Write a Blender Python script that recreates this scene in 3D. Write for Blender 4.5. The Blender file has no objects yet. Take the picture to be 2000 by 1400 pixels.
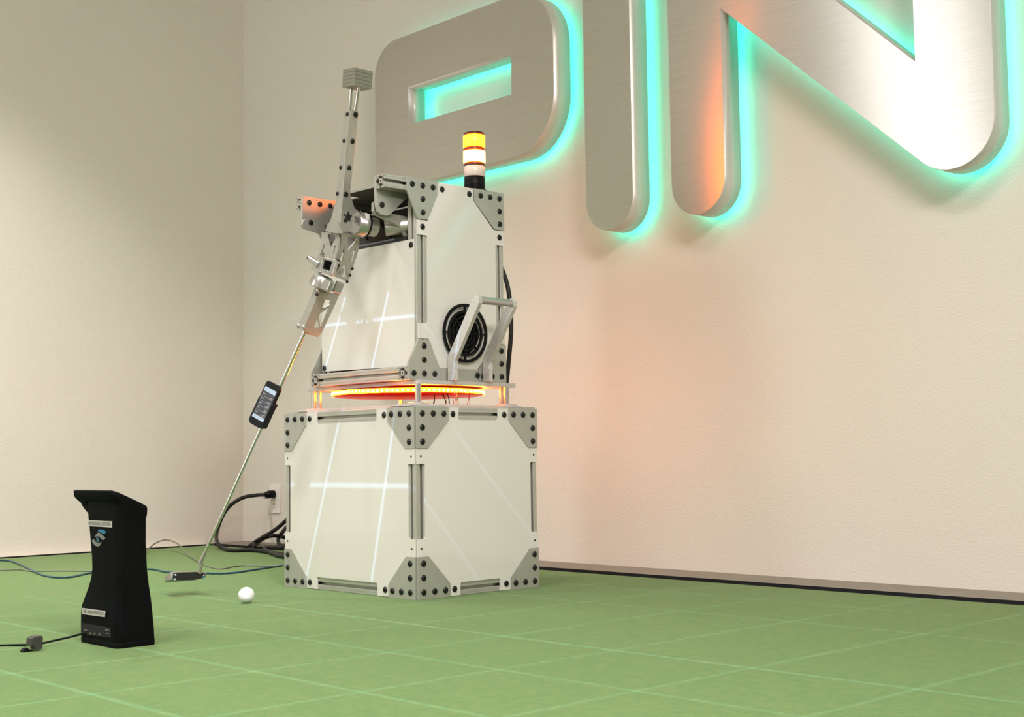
import bpy, bmesh, math, random
from math import sin, cos, pi, radians, sqrt
from mathutils import Vector, Matrix
from mathutils.geometry import tessellate_polygon
random.seed(7)
S = bpy.context.scene
COL = S.collection
V = Vector

# ------------------------------------------------------------------ camera
FPX = 2602.66; YAW = .8095; PIT = .0730; ROLL = -.0140
CAM = V((2.7746, -2.2820, .3787))
_f = V((-sin(YAW)*cos(PIT), cos(YAW)*cos(PIT), sin(PIT)))
_r = _f.cross(V((0, 0, 1))).normalized(); _u = _r.cross(_f)
RT = _r*cos(ROLL)+_u*sin(ROLL); UP = -_r*sin(ROLL)+_u*cos(ROLL); FW = _f
cd = bpy.data.cameras.new('camera'); cam = bpy.data.objects.new('camera', cd); COL.objects.link(cam)
cam.matrix_world = Matrix(((RT.x, UP.x, -FW.x, CAM.x), (RT.y, UP.y, -FW.y, CAM.y), (RT.z, UP.z, -FW.z, CAM.z), (0, 0, 0, 1)))
cd.sensor_width = 36; cd.lens = FPX/2000*36; cd.clip_start = .05; cd.clip_end = 60
S.camera = cam
# ------------------------------------------------------------------ view, world, lights
S.view_settings.view_transform = 'Standard'; S.view_settings.look = 'None'
S.view_settings.gamma = 1; S.view_settings.use_curve_mapping = False
S.view_settings.exposure = 0.15
S.cycles.use_denoising = True
S.cycles.sample_clamp_indirect = 4
S.cycles.max_bounces = 8; S.cycles.diffuse_bounces = 5; S.cycles.glossy_bounces = 4
S.cycles.caustics_reflective = False; S.cycles.caustics_refractive = False
W = bpy.data.worlds.new('room_air'); S.world = W; W.use_nodes = True
W.node_tree.nodes['Background'].inputs[0].default_value = (.9, .85, .75, 1)
W.node_tree.nodes['Background'].inputs[1].default_value = .05

def area(name, loc, sx, sy, watts, col, spread=150, aim=None):
    l = bpy.data.lights.new(name, 'AREA'); l.shape = 'RECTANGLE'; l.size = sx; l.size_y = sy
    l.energy = watts; l.color = col; l.spread = radians(spread)
    o = bpy.data.objects.new(name, l); COL.objects.link(o); o.location = loc
    if aim is not None:
        o.rotation_euler = (V(aim)-V(loc)).to_track_quat('-Z', 'Y').to_euler()
    return o
WARM = (1.0, .935, .90)
area('added_reflection_light', (-1.76, -4.17, 1.86), .80, 2.0, 40, (.97, .98, 1.0), 180, aim=(-1.76, 0, 1.86))  # unseen light added to give the N its white reflection
area('ceiling_and_fill_light', (1.9, -1.3, 2.96), 1.2, .6, 56, WARM, 135)
area('ceiling_and_fill_light', (.9, -2.7, 2.96), 1.2, .6, 66, WARM, 135)
area('ceiling_and_fill_light', (3.9, -1.9, 2.80), 1.2, .6, 70, WARM, 125, aim=(-1.2, -1.2, .2))  # tilted fill, added to brighten the left wall
area('ceiling_and_fill_light', (-1.50, -.45, 2.96), .35, .35, 29, WARM, 92)  # small fill, added to shape the left wall's vertical gradient

# ceiling projector that draws the light grid over turf and robot
PX, PY, PZ = .39, -1.85, 2.5
def gobo_light():
    l = bpy.data.lights.new('grid_projector', 'SPOT'); l.energy = 105; l.spot_size = radians(150); l.spot_blend = .05
    l.shadow_soft_size = .004; l.color = (.38, .62, 1.0); l.use_nodes = True
    o = bpy.data.objects.new('grid_projector', l); COL.objects.link(o); o.location = (PX, PY, PZ)
    nt = l.node_tree; N = nt.nodes; L = nt.links
    em = N['Emission']
    tc = N.new('ShaderNodeTexCoord'); sp = N.new('ShaderNodeSeparateXYZ'); L.new(tc.outputs['Normal'], sp.inputs[0])
    def M(op, a, b=None):
        n = N.new('ShaderNodeMath'); n.operation = op
        for i, v in enumerate((a, b)):
            if v is None: continue
            if isinstance(v, (int, float)): n.inputs[i].default_value = v
            else: L.new(v, n.inputs[i])
        return n.outputs[0]
    az = M('ABSOLUTE', sp.outputs[2])
    fx = M('ADD', M('MULTIPLY', M('DIVIDE', sp.outputs[0], az), PZ), PX)
    fy = M('ADD', M('MULTIPLY', M('DIVIDE', sp.outputs[1], az), PZ), PY)
    tot = None
    for ax, vals in ((fx, (-.825, -.515, -.2, .065, .38, .695, 1.01, 1.335, 1.655, 1.97)), (fy, (-1.26, -.95, -.645, -.337, .25, .575, .94))):
        for v in vals:
            hw = .0054 if ax is fx else .0060
            t = M('LESS_THAN', M('ABSOLUTE', M('SUBTRACT', ax, v)), hw)
            if v == -.337: t = M('MULTIPLY', t, 1.5)
            tot = t if tot is None else M('ADD', tot, t)
    # faint dashes of projected writing in front of the base
    for k in range(9):
        cx, cy = -.47+.045*k, -.20+.004*k
        a = M('LESS_THAN', M('ABSOLUTE', M('SUBTRACT', fx, cx)), .012+.006*((k*7) % 3))
        b = M('LESS_THAN', M('ABSOLUTE', M('SUBTRACT', fy, cy+.03*((k*5) % 3-1))), .006)
        tot = M('ADD', tot, M('MULTIPLY', M('MULTIPLY', a, b), .5))
    # the projector's picture ends short of the walls
    fld = M('MULTIPLY', M('MULTIPLY', M('LESS_THAN', fy, 1.07), M('GREATER_THAN', fx, -1.0)), M('MULTIPLY', M('LESS_THAN', fx, 2.1), M('GREATER_THAN', fy, -1.5)))
    L.new(M('MULTIPLY', M('MULTIPLY', M('ADD', tot, .02), fld), 3.0), em.inputs[1])
gobo_light()

# ------------------------------------------------------------------ materials
def mat(name, col, rough=.5, metal=0.0, bump=None, noise=None, coat=0.0, emit=None, estr=0.0, spec=.5, aniso=0.0, coords='Object', stretch=(1, 1, 1)):
    m = bpy.data.materials.new(name); m.use_nodes = True; nt = m.node_tree; b = nt.nodes['Principled BSDF']
    b.inputs['Base Color'].default_value = (*col, 1); b.inputs['Roughness'].default_value = rough; b.inputs['Metallic'].default_value = metal
    b.inputs['Specular IOR Level'].default_value = spec
    b.inputs['Coat Weight'].default_value = coat; b.inputs['Coat Roughness'].default_value = .06
    b.inputs['Anisotropic'].default_value = aniso
    if emit: b.inputs['Emission Color'].default_value = (*emit, 1); b.inputs['Emission Strength'].default_value = estr
    tc = nt.nodes.new('ShaderNodeTexCoord'); mp = nt.nodes.new('ShaderNodeMapping'); mp.inputs['Scale'].default_value = stretch
    nt.links.new(tc.outputs[coords], mp.inputs[0])
    if noise:   # (scale, amount, detail)
        n = nt.nodes.new('ShaderNodeTexNoise'); n.inputs['Scale'].default_value = noise[0]; n.inputs['Detail'].default_value = noise[2] if len(noise) > 2 else 4
        nt.links.new(mp.outputs[0], n.inputs['Vector'])
        r = nt.nodes.new('ShaderNodeMapRange'); r.inputs['From Min'].default_value = .3; r.inputs['From Max'].default_value = .7
        r.inputs['To Min'].default_value = 1-noise[1]; r.inputs['To Max'].default_value = 1+noise[1]
        nt.links.new(n.outputs['Fac'], r.inputs['Value'])
        x = nt.nodes.new('ShaderNodeVectorMath'); x.operation = 'SCALE'; x.inputs[0].default_value = col
        nt.links.new(r.outputs[0], x.inputs['Scale']); nt.links.new(x.outputs[0], b.inputs['Base Color'])
    if bump:    # (scale, strength, distance)
        n = nt.nodes.new('ShaderNodeTexNoise'); n.inputs['Scale'].default_value = bump[0]; n.inputs['Detail'].default_value = 3
        nt.links.new(mp.outputs[0], n.inputs['Vector'])
        bp = nt.nodes.new('ShaderNodeBump'); bp.inputs['Strength'].default_value = bump[1]; bp.inputs['Distance'].default_value = bump[2]
        nt.links.new(n.outputs['Fac'], bp.inputs['Height']); nt.links.new(bp.outputs[0], b.inputs['Normal'])
    return m

def wall_mat():
    m = mat('painted_wall', (.685, .655, .59), .72, noise=(2.2, .012, 3), coords='Object')
    nt = m.node_tree; b = nt.nodes['Principled BSDF']; N = nt.nodes; L = nt.links
    tc = N.new('ShaderNodeTexCoord')
    n = N.new('ShaderNodeTexNoise'); n.inputs['Scale'].default_value = 150; n.inputs['Detail'].default_value = 2.5; n.inputs['Roughness'].default_value = .5
    L.new(tc.outputs['Object'], n.inputs['Vector'])
    r = N.new('ShaderNodeMapRange'); r.inputs['From Min'].default_value = .5; r.inputs['From Max'].default_value = .72; L.new(n.outputs['Fac'], r.inputs['Value'])
    bp = N.new('ShaderNodeBump'); bp.inputs['Strength'].default_value = .30; bp.inputs['Distance'].default_value = .0018
    L.new(r.outputs[0], bp.inputs['Height']); L.new(bp.outputs[0], b.inputs['Normal'])
    return m
def turf_mat():
    m = mat('putting_turf', (.2, .4, .1), .9, spec=.15)
    nt = m.node_tree; b = nt.nodes['Principled BSDF']; N = nt.nodes; L = nt.links
    tc = N.new('ShaderNodeTexCoord')
    def noise(scale, detail, st=(1, 1, 1)):
        mp = N.new('ShaderNodeMapping'); mp.inputs['Scale'].default_value = st; L.new(tc.outputs['Object'], mp.inputs[0])
        n = N.new('ShaderNodeTexNoise'); n.inputs['Scale'].default_value = scale; n.inputs['Detail'].default_value = detail; L.new(mp.outputs[0], n.inputs['Vector']); return n.outputs['Fac']
    big = noise(1.6, 4); mid = noise(55, 5); fine = noise(420, 3)
    mx = N.new('ShaderNodeMix'); mx.data_type = 'RGBA'; mx.inputs[6].default_value = (.063, .141, .046, 1); mx.inputs[7].default_value = (.092, .159, .054, 1)
    r = N.new('ShaderNodeMapRange'); r.inputs['From Min'].default_value = .35; r.inputs['From Max'].default_value = .65; L.new(mid, r.inputs['Value'])
    ad = N.new('ShaderNodeMath'); ad.operation = 'MULTIPLY_ADD'; L.new(big, ad.inputs[0]); ad.inputs[1].default_value = .8; ad.inputs[2].default_value = -.4
    a2 = N.new('ShaderNodeMath'); a2.operation = 'ADD'; a2.use_clamp = True; L.new(r.outputs[0], a2.inputs[0]); L.new(ad.outputs[0], a2.inputs[1])
    L.new(a2.outputs[0], mx.inputs[0])
    f = N.new('ShaderNodeMapRange'); f.inputs['From Min'].default_value = .3; f.inputs['From Max'].default_value = .7; f.inputs['To Min'].default_value = .84; f.inputs['To Max'].default_value = 1.16; L.new(fine, f.inputs['Value'])
    vm = N.new('ShaderNodeVectorMath'); vm.operation = 'SCALE'; L.new(mx.outputs[2], vm.inputs[0]); L.new(f.outputs[0], vm.inputs['Scale']); L.new(vm.outputs[0], b.inputs['Base Color'])
    bp = N.new('ShaderNodeBump'); bp.inputs['Strength'].default_value = .5; bp.inputs['Distance'].default_value = .002; L.new(fine, bp.inputs['Height']); L.new(bp.outputs[0], b.inputs['Normal'])
    b.inputs['Sheen Weight'].default_value = .25; b.inputs['Sheen Tint'].default_value = (.8, .9, .5, 1)
    return m
def acrylic_mat():
    m = mat('frosted_acrylic', (.8, .78, .74), .4, noise=(20, .01)); nt = m.node_tree; N = nt.nodes; L = nt.links
    b = N['Principled BSDF']; t = N.new('ShaderNodeBsdfTranslucent'); t.inputs[0].default_value = (.85, .83, .8, 1); mx = N.new('ShaderNodeMixShader'); mx.inputs[0].default_value = .6
    L.new(b.outputs[0], mx.inputs[1]); L.new(t.outputs[0], mx.inputs[2]); L.new(mx.outputs[0], N['Material Output'].inputs[0]); return m
def sign_mat():
    m = mat('brushed_steel', (.72, .69, .655), .30, 1.0)
    nt = m.node_tree; b = nt.nodes['Principled BSDF']; N = nt.nodes; L = nt.links
    b.inputs['Anisotropic'].default_value = 1.0; b.inputs['Anisotropic Rotation'].default_value = .25
    tg = N.new('ShaderNodeTangent'); tg.direction_type = 'RADIAL'; tg.axis = 'Z'; L.new(tg.outputs[0], b.inputs['Tangent'])
    tc = N.new('ShaderNodeTexCoord'); mp = N.new('ShaderNodeMapping'); mp.inputs['Scale'].default_value = (5, 5, 300); L.new(tc.outputs['Object'], mp.inputs[0])
    n = N.new('ShaderNodeTexNoise'); n.inputs['Scale'].default_value = 1; n.inputs['Detail'].default_value = 4; L.new(mp.outputs[0], n.inputs['Vector'])
    r = N.new('ShaderNodeMapRange'); r.inputs['From Min'].default_value = .3; r.inputs['From Max'].default_value = .7; r.inputs['To Min'].default_value = .33; r.inputs['To Max'].default_value = .38; L.new(n.outputs['Fac'], r.inputs['Value']); L.new(r.outputs[0], b.inputs['Roughness'])
    r2 = N.new('ShaderNodeMapRange'); r2.inputs['From Min'].default_value = .3; r2.inputs['From Max'].default_value = .7; r2.inputs['To Min'].default_value = .94; r2.inputs['To Max'].default_value = 1.06; L.new(n.outputs['Fac'], r2.inputs['Value'])
    x = N.new('ShaderNodeVectorMath'); x.operation = 'SCALE'; x.inputs[0].default_value = (.72, .69, .655); L.new(r2.outputs[0], x.inputs['Scale']); L.new(x.outputs[0], b.inputs['Base Color'])
    n2 = N.new('ShaderNodeTexNoise'); n2.inputs['Scale'].default_value = 1.1; n2.inputs['Detail'].default_value = .5; L.new(tc.outputs['Object'], n2.inputs['Vector'])
    b2 = N.new('ShaderNodeBump'); b2.inputs['Strength'].default_value = .12; b2.inputs['Distance'].default_value = .02; L.new(n2.outputs['Fac'], b2.inputs['Height'])
    L.new(b2.outputs[0], b.inputs['Normal'])
    return m

M_ACR = acrylic_mat(); M_WALL = wall_mat(); M_TURF = turf_mat(); M_SIGN = sign_mat()
M_SIGNB = mat('sign_return_steel', (.68, .67, .62), .36, .3, noise=(1, .05, 4), stretch=(60, 60, 3))
M_CEIL = mat('ceiling_white', (.62, .59, .52), .9, noise=(8, .02))
M_DARKW = mat('far_wall_paint', (.62, .56, .50), .85, noise=(5, .03))
M_LEDGE = mat('grey_base_trim', (.20, .175, .135), .55, noise=(9, .06))
M_LEDGEA = mat('cream_base_trim', (.55, .50, .40), .6, noise=(9, .04))
M_CARPET = mat('plain_carpet', (.36, .31, .27), .95, noise=(30, .05))
M_GAP = mat('black_gap', (.003, .003, .004), .9, noise=(20, .2))
M_WHITE = mat('white_gloss_panel', (.655, .645, .595), .10, coat=.4, noise=(3, .008))
M_GUSS = mat('grey_aluminium_plate', (.44, .445, .40), .42, .55, noise=(14, .035, 5), bump=(90, .06, .001))
M_PROF = mat('extruded_aluminium', (.50, .50, .455), .36, .6, noise=(40, .04), stretch=(1, 1, 1))
M_PLATE = mat('mill_plate_aluminium', (.56, .55, .52), .34, .6, noise=(30, .05))
M_ARM = mat('machined_aluminium', (.40, .40, .355), .38, .6, noise=(60, .05))
M_BLOCK = mat('sawn_aluminium', (.25, .25, .20), .4, .6, noise=(1, .16, 6), stretch=(4, 4, 170))
M_BARE = mat('bright_aluminium', (.52, .515, .50), .28, .9, noise=(50, .03))
M_HAND = mat('textured_handle_aluminium', (.62, .61, .58), .45, .5, noise=(160, .12, 5), bump=(260, .3, .0012))
M_CHROME = mat('chrome_shaft', (.58, .58, .54), .16, 1.0, noise=(30, .02))
M_BOLT = mat('black_oxide_steel', (.012, .015, .012), .33, .3, noise=(80, .2))
M_BLK = mat('black_plastic', (.005, .0055, .0055), .42, spec=.12, noise=(60, .15))
M_MON = mat('soft_black_casing', (.0035, .004, .0042), .6, spec=.04, noise=(40, .12), bump=(500, .05, .0006))
M_RUB = mat('black_rubber_cable', (.014, .014, .012), .5, spec=.25, noise=(50, .15))
M_DARKIN = mat('dark_grey_sheet', (.115, .11, .09), .5, noise=(12, .08))
M_VDARK = mat('interior_black', (.008, .008, .008), .6, noise=(12, .2))
M_RED = mat('red_disc_glow', (.55, .012, .004), .35, emit=(1, .01, .002), estr=.28, noise=(10, .05))  # weak emission stands in for LED light shining through the disc
M_BLUE = mat('blue_cable', (.006, .055, .10), .4, noise=(50, .1))
M_GREY = mat('grey_cable', (.16, .165, .12), .5, noise=(50, .1))
M_OUT = mat('white_outlet_plastic', (.80, .77, .73), .4, noise=(10, .01))
M_BALL = mat('golf_ball_urethane', (.80, .80, .80), .3, noise=(10, .005), coat=.3)
M_LABEL = mat('paper_label', (.42, .42, .38), .6, noise=(30, .04))
M_INK = mat('label_ink', (.13, .13, .12), .7, noise=(30, .05))
M_LBLUE = mat('logo_blue', (.008, .14, .27), .5, noise=(30, .05))
M_LGREY = mat('logo_grey', (.15, .16, .14), .5, noise=(30, .05))
M_LTEAL = mat('logo_teal', (.02, .10, .13), .5, noise=(30, .05))
M_TEAL = mat('teal_paint', (.01, .19, .22), .4, noise=(30, .05))
M_DOT = mat('white_dot', (.75, .75, .78), .4, noise=(30, .02))
M_FACE = mat('black_face_insert', (.006, .009, .007), .35, noise=(90, .2))
M_HEAD = mat('satin_putter_steel', (.36, .35, .31), .4, .7, noise=(120, .08), stretch=(1, 6, 1))
M_METAL2 = mat('dull_connector_metal', (.18, .18, .16), .4, .6, noise=(30, .05))
M_AMB1 = mat('amber_lens_lit', (.8, .3, .02), .3, emit=(1, .10, .0016), estr=37, noise=(9, .02))
M_AMB2 = mat('amber_lens_bright', (.8, .4, .1), .3, emit=(1, .18, .010), estr=92, noise=(9, .02))
M_AMBRING = mat('amber_ring_dark', (.20, .022, .006), .25, noise=(40, .1))
M_AMBRING2 = mat('amber_ring_brown', (.13, .035, .012), .25, noise=(40, .1))
M_AMBCAP = mat('dark_red_cap', (.06, .004, .004), .25, noise=(40, .1))
M_LENSW = mat('white_lens_unlit', (.75, .66, .60), .3, noise=(9, .01))
M_LEDS = mat('led_strip_glow', (.9, .3, .02), .4, emit=(1, .12, .0012), estr=85, noise=(9, .02))
M_LEDD = mat('led_diode', (1, .7, .2), .4, emit=(1, .22, .022), estr=90, noise=(9, .02))
M_HALO = mat('teal_led_strip', (.2, 1, .8), .4, emit=(.055, 1.0, .72), estr=12, noise=(9, .02))
M_SCR = mat('phone_screen', (.02, .022, .026), .15, emit=(.3, .4, .6), estr=.02, noise=(40, .1))
M_SCRL = mat('screen_light_bar', (.2, .25, .3), .2, emit=(.42, .55, .75), estr=.42, noise=(40, .03))
M_SCRT = mat('screen_text', (.2, .2, .2), .2, emit=(.35, .40, .42), estr=.22, noise=(40, .05))
M_WRED = mat('red_wire', (.30, .02, .015), .5, noise=(30, .05))
M_WYEL = mat('yellow_wire', (.35, .24, .03), .5, noise=(30, .05))

# ------------------------------------------------------------------ mesh helpers
WP = {}
class MB:
    def __init__(s): s.v = []; s.f = []
    def add(s, vs, fs):
        n = len(s.v); s.v += [V(p) for p in vs]; s.f += [tuple(i+n for i in f) for f in fs]; return s
    def box(s, lo, hi, fn=None):
        p = [V((x, y, z)) for z in (lo[2], hi[2]) for y in (lo[1], hi[1]) for x in (lo[0], hi[0])]
        if fn: p = [fn(*q) for q in p]
        return s.add(p, [(0, 2, 3, 1), (4, 5, 7, 6), (0, 1, 5, 4), (2, 6, 7, 3), (0, 4, 6, 2), (1, 3, 7, 5)])
    def plate(s, fr, outer, holes=(), t0=0., t1=.005):
        o, ex, ey, n = fr
        rings = [list(outer)]+[list(h) for h in holes]
        tri = tessellate_polygon([[V((a, b, 0)) for a, b in r] for r in rings])
        flat = [q for r in rings for q in r]; m = len(flat)
        vs = [o+ex*a+ey*b+n*t1 for a, b in flat]+[o+ex*a+ey*b+n*t0 for a, b in flat]
        fs = []
        for t in tri:
            a, b, c = (flat[i] for i in t)
            ccw = (b[0]-a[0])*(c[1]-a[1])-(b[1]-a[1])*(c[0]-a[0]) > 0
            t = t if ccw else t[::-1]
            fs += [tuple(t), tuple(i+m for i in reversed(t))]
        k = 0
        for r in rings:
            L = len(r)
            ar = sum(r[i][0]*r[(i+1) % L][1]-r[(i+1) % L][0]*r[i][1] for i in range(L))
            out = (ar > 0) == (k == 0)
            for i in range(L):
                a, b = k+i, k+(i+1) % L
                fs.append((a, a+m, b+m, b) if out else (a, b, b+m, a+m))
            k += L
        return s.add(vs, fs)
    def lathe(s, base, axis, prof, n=24, cap=True):
        ax = V(axis).normalized(); t = V((0, 0, 1)) if abs(ax.z) < .9 else V((1, 0, 0))
        e1 = ax.cross(t).normalized(); e2 = ax.cross(e1)
        base = V(base); vs = []; fs = []
        for h, r in prof:
            for i in range(n):
                a = 2*pi*i/n; vs.append(base+ax*h+(e1*cos(a)+e2*sin(a))*r)
        for j in range(len(prof)-1):
            for i in range(n):
                a, b = j*n+i, j*n+(i+1) % n; fs.append((a, a+n, b+n, b))
        if cap: fs.append(tuple(range(n))); fs.append(tuple(reversed([(len(prof)-1)*n+i for i in range(n)])))
        return s.add(vs, fs)
    def cyl(s, p0, p1, r0, r1=None, n=20):
        p0 = V(p0); p1 = V(p1); return s.lathe(p0, p1-p0, [(0, r0), ((p1-p0).length, r1 if r1 is not None else r0)], n)
    def tube(s, pts, r, n=10, rr=None):
        pts = [V(p) for p in pts]; m = len(pts); T = []
        for i in range(m):
            T.append((pts[min(i+1, m-1)]-pts[max(i-1, 0)]).normalized())
        nrm = T[0].cross(V((0, 0, 1)));  nrm = nrm if nrm.length > .1 else T[0].cross(V((1, 0, 0))); nrm.normalize()
        vs = []
        for i in range(m):
            nrm = (nrm-T[i]*nrm.dot(T[i])).normalized(); b = T[i].cross(nrm); q = rr[i] if rr else r
            for k in range(n):
                a = 2*pi*k/n; vs.append(pts[i]+(nrm*cos(a)+b*sin(a))*q)
        fs = [(i*n+k, i*n+(k+1) % n, (i+1)*n+(k+1) % n, (i+1)*n+k) for i in range(m-1) for k in range(n)]
        fs += [tuple(reversed(range(n))), tuple((m-1)*n+k for k in range(n))]
        return s.add(vs, fs)
    def loft(s, rings):
        n = len(rings[0]); vs = [p for r in rings for p in r]
        fs = [(i*n+k, i*n+(k+1) % n, (i+1)*n+(k+1) % n, (i+1)*n+k) for i in range(len(rings)-1) for k in range(n)]
        fs += [tuple(reversed(range(n))), tuple((len(rings)-1)*n+k for k in range(n))]
        return s.add(vs, fs)
    def build(s, name, m, parent=None, bevel=0, smooth=35, kind=None, label=None, origin=None):
        if origin is None:
            lo = V((min(p.x for p in s.v), min(p.y for p in s.v), min(p.z for p in s.v))); hi = V((max(p.x for p in s.v), max(p.y for p in s.v), max(p.z for p in s.v)))
            origin = V(((lo.x+hi.x)/2, (lo.y+hi.y)/2, lo.z if parent is None else (lo.z+hi.z)/2))
        me = bpy.data.meshes.new(name); me.from_pydata([p-origin for p in s.v], [], s.f)
        bm = bmesh.new(); bm.from_mesh(me); bmesh.ops.recalc_face_normals(bm, faces=bm.faces); bm.to_mesh(me); bm.free()
        me.materials.append(m)
        if smooth: me.shade_smooth(); me.set_sharp_from_angle(angle=radians(smooth))
        o = bpy.data.objects.new(name, me); COL.objects.link(o)
        place(o, origin, parent)
        if bevel:
            b = o.modifiers.new('bevel', 'BEVEL'); b.width = bevel; b.segments = 2; b.limit_method = 'ANGLE'; b.angle_limit = radians(40)
        if kind: o['kind'] = kind
        if label: o['label'] = label
        return o
def place(o, world, parent=None):
    WP[o.name] = V(world)
    if parent is not None: o.parent = parent; o.location = V(world)-WP[parent.name]
    else: o.location = world
def tag(o, label, cat, group=None, kind=None):
    o['label'] = label; o['category'] = cat
    if group: o['group'] = group
    if kind: o['kind'] = kind
    return o
def empty(name, loc, label, cat, group=None):
    o = bpy.data.objects.new(name, None); o.empty_display_size = .05; COL.objects.link(o); place(o, V(loc)); tag(o, label, cat, group); return o
def struct(o): o['kind'] = 'structure'; return o
def ray(px, py): return FW+RT*((px-1000)/FPX)-UP*((py-700)/FPX)
def at(px, py, p0, n):
    d = ray(px, py); p0 = V(p0); n = V(n); return CAM+d*((p0-CAM).dot(n)/d.dot(n))
def frame(o, ex, n):
    n = V(n).normalized(); ex = V(ex); ex = (ex-n*ex.dot(n)).normalized(); return (V(o), ex, n.cross(ex), n)
def flat(fr, px):      # outline seen in the photo -> in-plane coordinates of a real plane
    o, ex, ey, n = fr; r = []
    for x, y in px:
        p = at(x, y, o, n)-o; r.append((p.dot(ex), p.dot(ey)))
    return r
def circ(c, r, n=24, a0=0): return [(c[0]+r*cos(a0+2*pi*i/n), c[1]+r*sin(a0+2*pi*i/n)) for i in range(n)]
def rrect(x0, y0, x1, y1, r, n=5):
    p = []
    for cx, cy, a in ((x1-r, y0+r, -pi/2), (x1-r, y1-r, 0), (x0+r, y1-r, pi/2), (x0+r, y0+r, pi)):
        for i in range(n+1): t = a+pi/2*i/n; p.append((cx+r*cos(t), cy+r*sin(t)))
    return p
def spline(pts, n=6):
    P = [V(p) for p in pts]; out = []
    for i in range(len(P)-1):
        a, b, c, d = P[max(i-1, 0)], P[i], P[i+1], P[min(i+2, len(P)-1)]
        for k in range(n):
            t = k/n; out.append(.5*((2*b)+(c-a)*t+(2*a-5*b+4*c-d)*t*t+(3*b-a-3*c+d)*t**3))
    return out+[P[-1]]
X, Y, Z = V((1, 0, 0)), V((0, 1, 0)), V((0, 0, 1))

# ------------------------------------------------------------------ room
WB = 1.113; WA = -2.62; RX1 = 5.2; RY0 = -4.2; H = 3.0
T = .12
struct(MB().box((-2.50, -2.35, -.012), (3.6, .865, 0)).build('floor', M_TURF, smooth=0))
struct(MB().box((WA, RY0, -.012), (RX1, -2.36, -.002)).build('floor', M_CARPET, smooth=0))
struct(MB().box((3.61, -2.36, -.012), (RX1, .865, -.002)).build('floor', M_CARPET, smooth=0))
struct(MB().box((-2.56, .922, -.03), (RX1, .9255, .0034)).build('gap_shade_1', M_GAP, smooth=0))  # black strip stands in for the shade inside the floor gap
struct(MB().box((-2.5645, RY0, -.03), (-2.561, .917, .0016)).build('gap_shade_2', M_GAP, smooth=0))  # same painted gap shade along the left wall
struct(MB().box((WA, RY0, -.09), (RX1, WB, -.03)).build('floor', M_GAP, smooth=0))
struct(MB().box((WA-T, WB, -.09), (RX1+T, WB+T, H)).build('wall_back', M_WALL, smooth=0))
struct(MB().box((WA-T, RY0, -.09), (WA, WB, H)).build('wall_left', M_WALL, smooth=0))
struct(MB().box((RX1, RY0, -.09), (RX1+T, WB, H)).build('wall_right', M_DARKW, smooth=0))
struct(MB().box((WA-T, RY0-T, -.09), (RX1+T, RY0, H)).build('wall_front', M_DARKW, smooth=0))
struct(MB().box((WA-T, RY0-T, H), (RX1+T, WB+T, H+T)).build('ceiling', M_CEIL, smooth=0))
struct(MB().box((-2.60, .926, -.03), (RX1, WB, .0030)).build('baseboard_back', M_LEDGE, smooth=0, bevel=.001))
struct(MB().box((WA, RY0, -.03), (-2.565, .915, -.001)).build('baseboard_left', M_LEDGEA, smooth=0, bevel=.001))

wf = MB()
for lo, hi in (((-2.26, RY0, .80), (-1.30, RY0+.05, .86)), ((-2.26, RY0, 2.86), (-1.30, RY0+.05, 2.92)), ((-2.26, RY0, .86), (-2.20, RY0+.05, 2.86)), ((-1.36, RY0, .86), (-1.30, RY0+.05, 2.86))): wf.box(lo, hi)
struct(wf.build('added_light_frame_1', M_OUT, smooth=0))  # made-up frame around the added reflection light
# ------------------------------------------------------------------ sign letters (real channel letters standing off the wall)
YF, YB = .99, 1.075
def arc(cx, cy, r, a0, a1, n=10, ry=None):
    return [(cx+r*cos(radians(a0+(a1-a0)*i/n)), cy+(ry or r)*sin(radians(a0+(a1-a0)*i/n))) for i in range(n+1)]
ZB, ZT = 1.125, 2.042
PL, PRr = -1.442, -.429
p_out = arc(PL+.1055, ZB+.1055, .1055, 180, 360, 14)+[(PL+.211, 1.450)]+arc(PRr-.20, 1.450+.20, .20, -90, 0, 12)+arc(PRr-.20, ZT-.20, .20, 0, 90, 12)+arc(PL+.13, ZT-.13, .13, 90, 180, 10)
p_in = [(-1.231, 1.681), (-.642, 1.681), (-.642, 1.833), (-1.231, 1.833)]
i_out = arc(-.1785, ZB+.1045, .1045, 180, 360, 16)+arc(-.1785, ZT-.1045, .1045, 0, 180, 16)
n_out = arc(.1955, ZB+.1045, .1045, 180, 360, 14)+[(.300, 1.757)]+arc(1.049, ZB+.125, .125, -133, 0, 14)+arc(1.0645, ZT-.11, .11, 0, 180, 14)+[(.9545, 1.438), (.352, 2.020)]+arc(.2155, ZT-.125, .125, 60, 180, 10)
g_out = arc(1.58, 1.60, .26, 0, 180, 16)[::1]
g_out = [(1.385, 1.36)]+arc(1.545, ZB+.16, .16, 180, 270, 8)[0:]+arc(2.05, ZB+.16, .16, -90, 0, 8)+[(2.21, 1.68), (1.80, 1.68), (1.80, 1.53), (2.0, 1.53), (2.0, 1.335), (1.595, 1.335), (1.595, 1.832), (2.20, 1.832), (2.20, ZT)]+arc(1.545, ZT-.16, .16, 90, 180, 8)
FS = (V((0, YF, 0)), X, -Z, -Y)   # sign face frame: (a,b)->(a,-b)
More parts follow.
